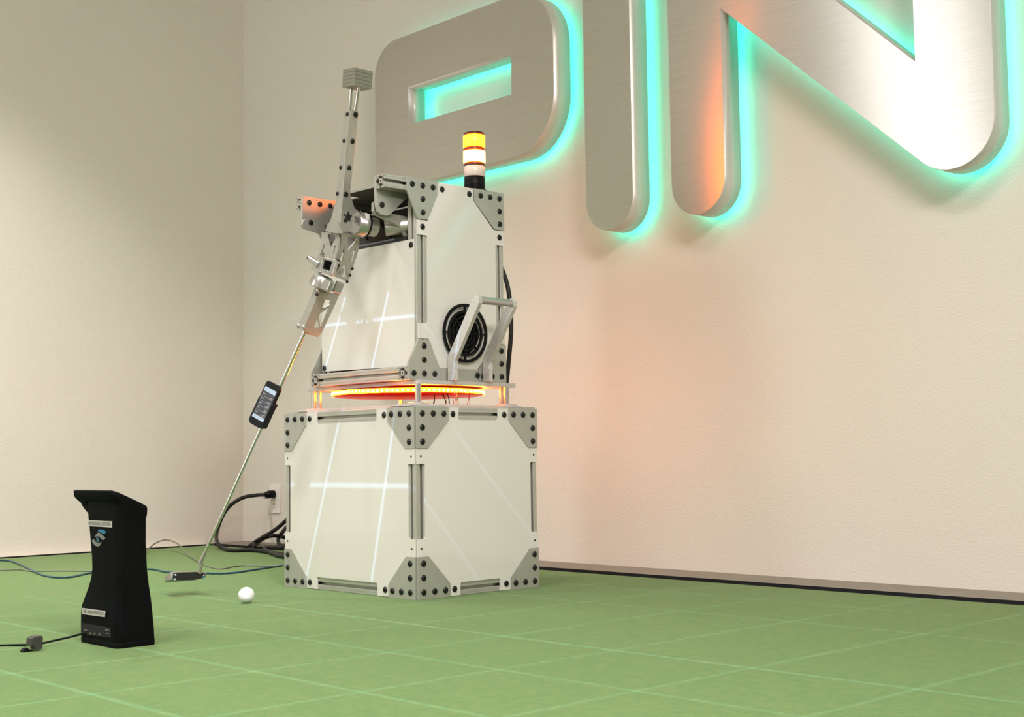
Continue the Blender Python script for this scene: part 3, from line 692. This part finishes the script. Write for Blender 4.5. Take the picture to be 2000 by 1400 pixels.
px_plate('forearm_truss', fL, [(628, 453), (662.5, 455.5), (660, 484), (653.5, 505), (632, 500), (619, 502), (627, 470)],
    [[(640.5, 457.5), (659, 459), (652.5, 470), (644.5, 484)], [(632.5, 474), (634, 486), (632.5, 499), (623.5, 499.5), (629, 486)], [(652, 481), (655.5, 479), (652.5, 494), (648.5, 495.5)]], .006, M_ARM, bevel=.0005)
for x, y in ((634, 453), (649, 455.5), (663, 457.5)):
    bolt(at(x, y-1, CR, nY), nY, tr, .42)
for x, y in ((661, 509.5), (649.5, 535), (688.5, 524.5), (683.5, 537.5), (678, 550)):
    bolt(at(x, y, CR+nX*.002, nX), nX, tr, .50)
# wrist gimbal
px_plate('wrist_frame', frame(CR+nY*.012, X, nY), [(617, 500), (633, 502), (657.5, 508.5), (656, 513), (648.5, 536.5), (645, 537.5), (616, 527), (618, 521), (622, 508)], [[(630, 506.5), (649, 509.8), (642.5, 530), (637, 530.5), (625.5, 522)]], .010, M_BARE, bevel=.001)
wmc = at(637, 517, CR-nY*.01, nY)
MB().cyl(wmc-nY*.03, wmc+nY*.012, .0135, n=24).build('wrist_motor', M_BLK, ROOT, smooth=40)
pk0, pk1 = at(605, 505.5, CR+nY*.014, nY), at(624, 517, CR+nY*.010, nY)
MB().cyl(pk0, pk1, .0085, n=20).build('wrist_sensor', M_BARE, ROOT, smooth=40)
MB().cyl(pk0+(pk0-pk1).normalized()*.009, pk0, .0052, .0052, n=16).build('sensor_tip', M_BLK, ROOT, smooth=40)
px_plate('wrist_foot', frame(CR+nY*.016, X, nY), [(611, 516), (617, 518), (617, 524), (624, 530), (622, 533), (606.5, 526)], [], .008, M_ARM)
px_plate('wrist_slot', frame(CR+nX*.0045, Y, nX), [(661, 515), (664, 518), (657, 530), (653, 527), (654, 523)], [], .003, M_BLK)
px_plate('wrist_plate', frame(CR+nX*.003, Y, nX), [(664, 531), (670, 524), (673, 525.5), (668.5, 538)], [[(664.5, 530), (668.5, 528), (668, 534.5), (663.5, 534.5)]], .004, M_BARE)
pa = at(640, 535, CR+nY*.01, nY); pb3 = at(652, 541, CR+nY*.01, nY)
# sloping wrist base plate
px_plate('wrist_base', frame(CR+nX*.001+dF*.145, Y, -dF), [(613, 525), (618, 523), (681, 548), (680, 553), (650, 545)], [], .004, M_ARM)
# wrist block: rounded drum with a boxed front
AX0 = along(648, 543, HUB+V((-.002, .006, 0)), dF)
wb = MB().lathe(AX0, dF, [(0, .010), (.002, .022), (.007, .0295), (.014, .0325), (.030, .0335), (.038, .0335), (.040, .028)], 32).build('wrist_drum', M_BARE, ROOT, smooth=25)
def obox(name, c, ax, ey_, sx, sy, sz, m, parent=ROOT, bevel=.001):
    ax = ax.normalized(); e2 = (ey_-ax*ey_.dot(ax)).normalized(); e1 = e2.cross(ax)
    vs = [c+e1*a*sx/2+e2*b*sy/2+ax*h*sz/2 for h in (-1, 1) for a, b in ((-1, -1), (1, -1), (1, 1), (-1, 1))]
    return MB().add(vs, [(3, 2, 1, 0), (4, 5, 6, 7), (0, 1, 5, 4), (1, 2, 6, 5), (2, 3, 7, 6), (3, 0, 4, 7)]).build(name, m, parent, smooth=0, bevel=bevel)
vdir = (CAM-AX0).normalized()
obox('wrist_box', at(637, 557, AX0+nY*.030, nY)-nY*.004, dF, nY, .036, .014, .028, M_BARE, bevel=.002)
obox('wrist_box', at(662, 562, AX0+nX*.021, nX)-nX*.004, dF, nX, .026, .012, .034, M_BARE, bevel=.003)
# holder: two plates meeting at a corner
HC = at(618.5, 583, AX0+nX*.012+nY*.012, (nX+nY).normalized())
hR = frame(HC, Y, nX); hL = frame(HC, X, nY)
hb = px_plate('club_holder_plate', hR, [(622, 570), (640, 571), (655, 573), (665, 558), (670, 561), (650, 605), (627.5, 652), (621, 658.5), (596, 651), (592.5, 641), (608, 606)],
    [[(636, 585), (646.5, 587), (644.5, 594.5), (627.5, 604.5)], [(625.5, 612.5), (644, 599.5), (628.5, 637), (625.5, 637.5), (622.5, 620)], [(621, 619.5), (624.5, 638.5), (612.5, 640.5)]], .006, M_ARM, bevel=.0005)
px_plate('club_holder_plate', hL, [(613.5, 564), (623, 572), (608.5, 606), (594, 641), (593, 646), (580, 640), (583.5, 633)], [], .006, M_ARM, bevel=.0005)
obox('club_clamp', along(607, 646, HC-nX*.010-nY*.010, dF), dF, nY, .030, .030, .014, M_ARM)
obox('club_clamp', along(626, 592, HC-nX*.016-nY*.012, dF), dF, nY, .026, .026, .08, M_ARM)
for x, y, s in ((619.5, 567, 1), (618.7, 575, .8), (582.6, 636, 1), (593, 638, 1)):
    p = at(x, y, HC+nY*.006, nY); MB().lathe(p-nY*.004, nY, [(0, .0055*s), (.006, .0055*s), (.008, .003*s)], 14).build('thumb_screw', M_BARE if s == 1 else M_BOLT, hb)

# ------------------------------------------------------------------ putter in the holder
HEAD0 = at(364, 1125, (-.60, 0, 0), X)
SH1 = at(594.5, 650, HC-nX*.010-nY*.010, (nX+nY).normalized())
PT = empty('putter', (HEAD0.x-.02, HEAD0.y, HEAD0.z-.02), 'steel putter held by the robot arm with its black face hovering over the turf', 'golf club')
HS = at(397, 1086, (-.59, 0, 0), X)
sd = (SH1-HS).normalized()
MB().tube([HS-sd*.01+sd*t*((SH1-HS).length+.05)/12 for t in range(13)], .006, 14, rr=[.0042+.0028*t/12 for t in range(13)]).build('shaft', M_CHROME, PT, smooth=60)
HO = at(390, 1117, (-.60, 0, 0), X)
MB().cyl(HS-sd*.022, HS+sd*.012, .0058, .0052, 16).build('ferrule', M_HEAD, PT, smooth=60)
MB().tube([HO-V((0, 0, .004)), (HO+at(393.5, 1094, (-.595, 0, 0), X))/2, at(394, 1092, (-.595, 0, 0), X)], .0052, 14).build('hosel', M_HEAD, PT, smooth=60)
# head: face towards +x
hfr = frame((-.60, 0, 0), Y, V((1, 0, .12)))
ho = flat(hfr, [(335, 1118), (340, 1116.5), (372, 1116), (384, 1115.5), (400, 1117), (403.5, 1121), (402.5, 1127), (398, 1129), (380, 1133), (355, 1134), (334, 1132.5)])
o_, ex_, ey_, n_ = hfr
hv = MB().plate(hfr, ho, [], -.014, 0)
hv.build('club_head', M_HEAD, PT, smooth=30, bevel=.001)
toe = flat(hfr, [(336, 1117.5), (386, 1116), (402, 1121), (400, 1127), (380, 1132), (352, 1133.5), (336, 1132)])
bm_ = MB(); L = len(toe)
cx_ = sum(a for a, b in toe)/L; cy_ = min(b for a, b in toe)
rings = [[o_+ex_*a+ey_*b-n_*.013 for a, b in toe], [o_+ex_*(cx_+(a-cx_)*.95)+ey_*(cy_+(b-cy_)*.55)-n_*.045 for a, b in toe], [o_+ex_*(cx_+(a-cx_)*.7)+ey_*(cy_+(b-cy_)*.30)-n_*.072 for a, b in toe]]
bm_.loft(rings).build('head_body', M_HEAD, PT, smooth=30)
fi = flat(hfr, [(339, 1119.5), (345, 1118.2), (383, 1117.2), (386, 1119), (398, 1119), (401, 1121.5), (400.5, 1127), (397, 1128.5), (378, 1132.2), (352, 1133), (336.5, 1131.5)])
MB().plate(hfr, fi, [], 0, .0012).build('face_insert', M_FACE, PT, smooth=0)
for q in ([(335, 1129), (340, 1129.5), (343, 1132.5), (336.5, 1131.8)], [(393, 1127.5), (397, 1125.5), (401, 1126), (400, 1128), (394, 1129)]):
    MB().plate(hfr, flat(hfr, q), [], .0012, .0016).build('teal_mark', M_TEAL, PT, smooth=0)
for x, y in ((342.2, 1122.5), (341, 1131), (397.4, 1123.8)):
    c = flat(hfr, [(x, y)])[0]; MB().plate(hfr, circ(c, .0023, 14), [], .0016, .0022).build('marker_dot', M_DOT, PT, smooth=0)

# phone clamped on the shaft
PC = along(519, 790, HS, sd)+nY*.02
ax = sd; fn = V((.30, -1, .18)); fn = (fn-ax*fn.dot(ax)).normalized(); e1 = fn.cross(ax)*-1
e1 = ax.cross(fn)*-1 if (ax.cross(fn)).dot(RT) < 0 else ax.cross(fn)
PC = at(516, 790, PC, fn)
PH = empty('smartphone', PC-ax*.065, 'black smartphone with lit screen clamped to the club shaft', 'phone')
pf = (PC, e1, ax, fn)
w_, h_ = .0565, .131
MB().plate(pf, rrect(-w_/2, -h_/2, w_/2, h_/2, .010), [], -.011, 0).build('phone_body', M_BLK, PH, smooth=40, bevel=.0012)
MB().plate(pf, [(-w_/2+.004, -.044), (w_/2-.004, -.044), (w_/2-.004, .048), (-w_/2+.004, .048)], [], 0, .0005).build('screen', M_SCR, PH, smooth=0)
MB().plate(pf, [(-.0235, .036), (.0235, .036), (.0235, .0485), (-.0235, .0485)], [], .0005, .0008).build('screen_bar', M_SCRL, PH, smooth=0)
MB().plate(pf, [(-.0235, -.0455), (.0235, -.0455), (.0235, -.036), (-.0235, -.036)], [], .0005, .0008).build('screen_bar', M_SCRL, PH, smooth=0)
tx = MB()
for k in range(5):
    y0 = .026-.0138*k
    tx.plate(pf, [(-.0225, y0-.006), (.020, y0-.006), (.020, y0-.0052), (-.0225, y0-.0052)], [], .0005, .0007)
    for j in range(3): tx.plate(pf, [(-.021+.0035*j, y0), (-.0185+.0035*j, y0), (-.0185+.0035*j, y0+.0035), (-.021+.0035*j, y0+.0035)], [], .0005, .0007)
    tx.plate(pf, [(.008-.001*k, y0-.003), (.0205, y0-.003), (.0205, y0-.0012), (.008-.001*k, y0-.0012)], [], .0005, .0007)
    if k > 1: tx.plate(pf, [(.010, y0+.001), (.0205, y0+.001), (.0205, y0+.0028), (.010, y0+.0028)], [], .0005, .0007)
tx.build('screen_text', M_SCRT, PH, smooth=0)
MB().plate(pf, rrect(-w_/2-.0035, -h_/2+.004, w_/2+.003, .014, .006), [], -.016, -.0015).build('clamp_cradle', M_BLK, PH, smooth=40)
MB().plate(pf, rrect(w_/2-.001, .006, w_/2+.005, .016, .002), [], -.016, .002).build('clamp_jaw', M_BLK, PH, smooth=40)
MB().box((-.012, -.02, -.030), (.012, .02, -.015), lambda a, b, c: PC+e1*a+ax*b+fn*c).build('shaft_clip', M_BLK, PH, smooth=0)

# ------------------------------------------------------------------ golf ball
BR = .02135; BC = V((-.2955, -.3395, BR))
bm = bmesh.new(); bmesh.ops.create_icosphere(bm, subdivisions=5, radius=BR)
dirs = []
N_ = 300
for i in range(N_):
    z = 1-2*(i+.5)/N_; r = sqrt(1-z*z); a = i*pi*(3-sqrt(5)); dirs.append(V((r*cos(a), r*sin(a), z)))
for v in bm.verts:
    n = v.co.normalized(); d = max(n.dot(q) for q in dirs); ang = math.acos(min(1, d)); k = max(0, 1-(ang/.092)**2)
    v.co = n*(BR-.00042*k)
me = bpy.data.meshes.new('golf_ball'); bm.to_mesh(me); bm.free(); me.materials.append(M_BALL); me.shade_smooth()
o = bpy.data.objects.new('golf_ball', me); COL.objects.link(o); o.location = BC
tag(o, 'white dimpled golf ball lying on the green turf', 'ball')

# ------------------------------------------------------------------ launch monitor
MON = empty('launch_monitor', (.155, -.935, 0), 'black upright launch monitor with two paper labels standing on the turf at left', 'launch monitor')
def mring(z, xl, xr, y0, y1, r=.016, n=5): return [V((a, b, z)) for a, b in rrect(xl, y0, xr, y1, r, n)]
secs = [(0, .0735, .238, -.980, -.894), (.012, .0715, .239, -.982, -.893), (.03, .069, .239, -.982, -.894), (.055, .066, .238, -.981, -.896), (.075, .067, .237, -.980, -.898), (.095, .080, .236, -.979, -.900),
        (.115, .095, .235, -.979, -.903), (.135, .107, .235, -.979, -.906), (.155, .112, .234, -.979, -.908), (.18, .110, .233, -.979, -.909), (.21, .104, .232, -.979, -.910), (.24, .098, .232, -.979, -.910), (.262, .092, .232, -.979, -.910), (.276, .090, .233, -.979, -.910)]
def top_z(y, dz=0): return .3185-.036*(y+.985)/.078+dz
def slant(xl, xr, y0, y1, dz, r=.013, n=5): return [V((a, b, top_z(b, dz))) for a, b in rrect(xl, y0, xr, y1, r, n)]
body = MB().loft([mring(*q, r=.013) for q in secs]+[slant(.088, .2335, -.979, -.909, -.010)]).build('casing', M_MON, MON, smooth=50)
MB().loft([slant(.052, .2330, -.984, -.909, -.020), slant(.047, .2338, -.990, -.9085, -.014), slant(.046, .2340, -.991, -.908, -.004), slant(.049, .2330, -.988, -.909, .0), slant(.055, .228, -.982, -.914, .0015)]).build('hood', M_MON, MON, smooth=50)
MB().loft([[V((a+dx, b, z)) for a, b in rrect(.060, -.978, .098, -.915, .012)] for z, dx in ((.270, .030), (.276, .018), (.284, .004), (.294, -.008), (.300, -.010))]).build('hood_lip', M_MON, MON, smooth=50)
ft = MB().loft([mring(.0, .0725, .2395, -.9825, -.893, r=.013), mring(.010, .0712, .2402, -.9832, -.8925, r=.013), mring(.0115, .0725, .2395, -.982, -.893, r=.013)]).build('base_seam', M_MON, MON, smooth=50)
mf = (V((0, -.9795, 0)), X, Z, -Y)
def mplate(name, q, m, t=.0006, t0=0, dy=0): 
    fr = (V((0, -.9795-dy, 0)), X, Z, -Y); return MB().plate(fr, q, [], t0, t).build(name, m, MON, smooth=0)
def mpx(l): return flat(mf, l)
l1 = mplate('paper_label', mpx([(171, 1027), (219, 1030), (219, 1018), (171, 1015.5)]), M_LABEL)
fr2 = (V((0, -.9835, 0)), X, Z, -Y)
l2 = MB().plate(fr2, flat(fr2, [(161, 1199), (205, 1205), (206, 1193), (161, 1187)]), [], 0, .0006).build('paper_label', M_LABEL, MON, smooth=0)
def text(s, p, size, exv, upv, m, parent, wid):
    c = bpy.data.curves.new('lettering', 'FONT'); c.body = s; c.size = size; c.extrude = .0001; c.align_x = 'CENTER'; c.align_y = 'CENTER'
    o = bpy.data.objects.new('lettering_tmp', c); COL.objects.link(o); dg = bpy.context.evaluated_depsgraph_get(); me = bpy.data.meshes.new_from_object(o.evaluated_get(dg)); bpy.data.objects.remove(o)
    w = max(v.co.x for v in me.vertices)-min(v.co.x for v in me.vertices); k = wid/w; nn = exv.cross(upv)
    for v in me.vertices: q = exv*(v.co.x*k)+upv*v.co.y+nn*v.co.z; v.co = q
    me.materials.clear(); me.materials.append(m); oo = bpy.data.objects.new('lettering', me); COL.objects.link(oo); place(oo, p, parent); return oo
c1 = sum((o_ for o_ in [at(x, y, (0, -.9802, 0), Y) for x, y in ((171, 1027), (219, 1030), (219, 1018), (171, 1015.5))]), V((0, 0, 0)))/4
text('NETRESEARCH EDITION', c1+V((0, -.0002, 0)), .0105, X, Z, M_INK, l1, .098)
pts = [at(x, y, (0, -.9842, 0), Y) for x, y in ((161, 1199), (205, 1205), (206, 1193), (161, 1187))]
c2 = sum(pts, V((0, 0, 0)))/4; e_ = (pts[1]-pts[0]).normalized()
text('MFL-WEBE FEEDPORTS', c2+V((0, -.0002, 0)), .0095, e_, -Y.cross(e_)*-1 if False else e_.cross(Y)*-1 if (e_.cross(Y)*-1).z > 0 else e_.cross(Y), M_INK, l2, .092)
lg = empty_logo = None
mplate('logo_mark', mpx([(191, 1036), (194, 1033.5), (200, 1034), (206.5, 1037.5), (207, 1040), (204, 1043), (202, 1043), (197, 1039)]), M_LBLUE)
mplate('logo_mark', mpx([(185, 1049.5), (188, 1044), (191, 1040), (195, 1040), (200, 1045), (206, 1049.5), (205, 1053), (202, 1054.5), (199, 1053), (195, 1048.5), (191, 1047), (188, 1047.5)]), M_LGREY)
mplate('logo_mark', mpx([(180, 1057), (181.5, 1053), (184, 1053.5), (188, 1058), (192, 1060.5), (196, 1060), (199, 1057.5), (198, 1061), (195, 1066), (191, 1067.5), (187, 1065.5), (182, 1061)]), M_LGREY)
mplate('logo_mark', mpx([(188, 1048.8), (191, 1048.5), (192.5, 1052), (194, 1056), (196, 1056.5), (193, 1059), (190.5, 1057), (188.5, 1053)]), M_LTEAL)
# recessed port panel with sockets
fp3 = (V((0, -.9825, 0)), X, Z, -Y)
def pp(name, l, m, t=.0008, t0=0): return MB().plate(fp3, flat(fp3, l), [], t0, t).build(name, m, MON, smooth=0)
pp('port_panel', [(158.5, 1216), (217, 1226), (217, 1245), (159, 1238)], M_GAP)
for q in ([(165, 1229), (171, 1229), (171, 1231.5), (165, 1231.5)], [(206.5, 1228.5), (213.5, 1229.5), (213.5, 1232.5), (207, 1231.5)], [(207, 1235.5), (213.5, 1236.5), (213.5, 1238), (207, 1237)]):
    pp('port', q, M_METAL2, .0016, .0008)
for x, y in ((178, 1237), (186, 1238), (195.5, 1239)):
    c = flat(fp3, [(x, y)])[0]; MB().plate(fp3, circ(c, .0028, 12), [], .0008, .002).build('port', M_METAL2, MON, smooth=0)
# power cable and ferrite clip
FZ = lambda x, y, h=.0035: at(x, y, (0, 0, h), Z)
def cable(name, pts, r, m, label, cat='cable', n=8, seg=6, group=None):
    P_ = [p if isinstance(p, Vector) else FZ(p[0], p[1], (p[2] if len(p) > 2 else 0)+r) for p in pts]
    o = MB().tube(spline(P_, seg), r, n).build(name, m, None, smooth=80); tag(o, label, cat, group); return o
plug_p = at(168, 1235, (0, -.985, 0), Y)
cable('power_cable', [V((plug_p.x, plug_p.y+.003, plug_p.z)), at(140, 1243, (0, -1.0, 0), Y), FZ(105, 1251, .008), (80, 1256.5, .006), (60, 1258.5, .004), (30, 1259.5), (-10, 1260.5), (-60, 1262)], .0023, M_BLK, 'thin black power cable plugged into the launch monitor, running off to the left')
cc = FZ(67, 1259, .012)
FER = empty('cable_clip', (cc.x, cc.y, 0), 'black plastic cable clip on the thin power cable left of the monitor', 'cable clip')
d = (FZ(80, 1256, 0)-FZ(55, 1259, 0)).normalized(); e2 = Z.cross(d)
MB().plate((cc-e2*.011, d, Z, e2), [(-.0135, -.0005), (-.0125, .0145), (-.005, .0175), (.0085, .0185), (.0135, .0155), (.0115, -.009), (-.004, -.009), (-.005, 0)], [], 0, .020).build('clip_body', mat('clip_plastic', (.035, .036, .032), .5, noise=(50, .1)), FER, smooth=0, bevel=.0012)
MB().plate((cc-e2*.006, d, Z, e2), [(-.028, -.0102), (-.024, -.005), (-.019, -.003), (-.013, -.007), (-.004, -.0095), (-.004, -.011), (-.027, -.0115)], [], 0, .012).build('clip_tab', M_BLK, FER, smooth=0, bevel=.0008)

# ------------------------------------------------------------------ cables on the turf
cable('blue_cable', [(-40, 1094), (0, 1094), (22, 1096), (45, 1105), (75, 1120), (105, 1127), (140, 1126.5), (175, 1119), (235, 1110.5), (296, 1111.5), (330, 1117.5), (402, 1119.5), (450, 1119), (500, 1112), (556, 1103), (600, 1093)], .0032, M_BLUE, 'blue network cable snaking over the turf behind the putter head')
cable('grey_cable', [(-40, 1114), (0, 1113), (40, 1112), (60, 1115), (120, 1114.5), (175, 1115), (235, 1114), (270, 1095, .01), FZ(290, 1072, .012), FZ(305, 1060, .04), at(325, 1054, FZ(325, 1075, .0), FW), at(347, 1062, FZ(345, 1080, 0), FW), FZ(368, 1083, .01), (392, 1099.5), (420, 1109.5), (438, 1110), (455, 1106.5), (480, 1103.8), (520, 1104.5), (560, 1104), (610, 1100)], .0026, M_GREY, 'thin grey cable lying on the turf and looping up near the black monitor')
# wall outlet and plug
OUTL = empty('wall_outlet', (-2.35, WB, .137), 'white wall outlet plate with a black plug in its upper socket', 'outlet')
of = (V((0, WB, 0)), X, -Z, -Y)
MB().plate(of, [(a, -b) for a, b in rrect(-2.392, .137, -2.308, .262, .004, 3)], [], 0, .006).build('cover_plate', M_OUT, OUTL, smooth=30, bevel=.0015)
for zc in (.222, .175):
    s_ = MB().plate(of, [(a, -b) for a, b in rrect(-2.367, zc-.014, -2.333, zc+.014, .008, 4)], [], .006, .0075).build('socket', M_OUT, OUTL, smooth=30)
    for dx in (-.006, .006): MB().box((-2.35+dx-.001, WB-.0082, zc-.002), (-2.35+dx+.001, WB-.0074, zc+.007)).build('slot', M_GAP, s_, smooth=0)
PLG = empty('power_plug', (-2.35, WB-.04, .20), 'black right angle power plug in the white wall outlet', 'plug')
pc = V((-2.352, WB-.026, .222))
MB().lathe(pc+Y*.020, -Y, [(0, .016), (.003, .018), (.030, .017), (.036, .012)], 24).build('plug_body', M_BLK, PLG, smooth=40)
pe = at(517, 966, (0, WB-.05, 0), Y)
MB().tube([pc-Y*.006, (pc+pe)/2-Y*.004, pe], .012, 12, rr=[.0155, .0140, .0105]).build('plug_neck', M_BLK, PLG, smooth=60)
MB().box((pc.x-.035, pc.y-.018, pc.z-.020), (pc.x-.012, pc.y+.002, pc.z-.010)).build('plug_tag', M_LABEL, PLG, smooth=0)
wl = lambda x, y, yy: at(x, y, (0, yy, 0), Y)
CB = 'thick black power cables by the corner'
cable('mains_cable', [pe, wl(500, 967, .98), wl(480, 970, .96), wl(462, 978, .93), wl(444, 993, .90), wl(431, 1016, .87), wl(423, 1042, .84), FZ(425, 1060, .03), FZ(437, 1071, .010), (455, 1074.5), (490, 1074), (520, 1077), (548, 1082), (590, 1087)], .0085, M_RUB, 'thick black cable arching from the wall plug down to the turf', n=12, group=CB)
cable('mains_cable', [FZ(488, 1066, .008), FZ(500, 1057, .02), FZ(515, 1048, .05), FZ(532, 1038, .07), FZ(548, 1026, .10), FZ(562, 1014, .13), FZ(585, 1000, .16)], .0085, M_RUB, 'thick black cable rising from the coil up behind the robot base, uppermost of the loops', n=12, group=CB)
cable('mains_cable', [(492, 1068), FZ(505, 1058, .012), FZ(518, 1050, .035), FZ(532, 1046, .045), FZ(545, 1047, .04), FZ(558, 1050, .03), FZ(590, 1060, .01)], .0085, M_RUB, 'thick black cable running level into the gap behind the robot base', n=12, group=CB)
cable('mains_cable', [FZ(575, 1020, .11), FZ(560, 1029, .08), FZ(551, 1040, .06), FZ(544, 1050, .035), FZ(545, 1062, .015), FZ(553, 1066, .012), FZ(565, 1065, .012), FZ(600, 1062, .01)], .0085, M_RUB, 'thick black cable making a tight hairpin loop at the edge of the robot base', n=12, group=CB)
cable('mains_cable', [(518, 1069, 0), (530, 1068, .012), (545, 1069, .016), (560, 1070, .012), (600, 1074)], .0085, M_RUB, 'short black cable length lying flat between the coil and the base', n=12, group=CB)
cable('mains_cable', [(516, 1071), (525, 1077.5), (538, 1083), (552, 1086.5), (575, 1089), (610, 1088)], .0085, M_RUB, 'thick black cable lying nearest the camera in the coil beside the base', n=12, group=CB)
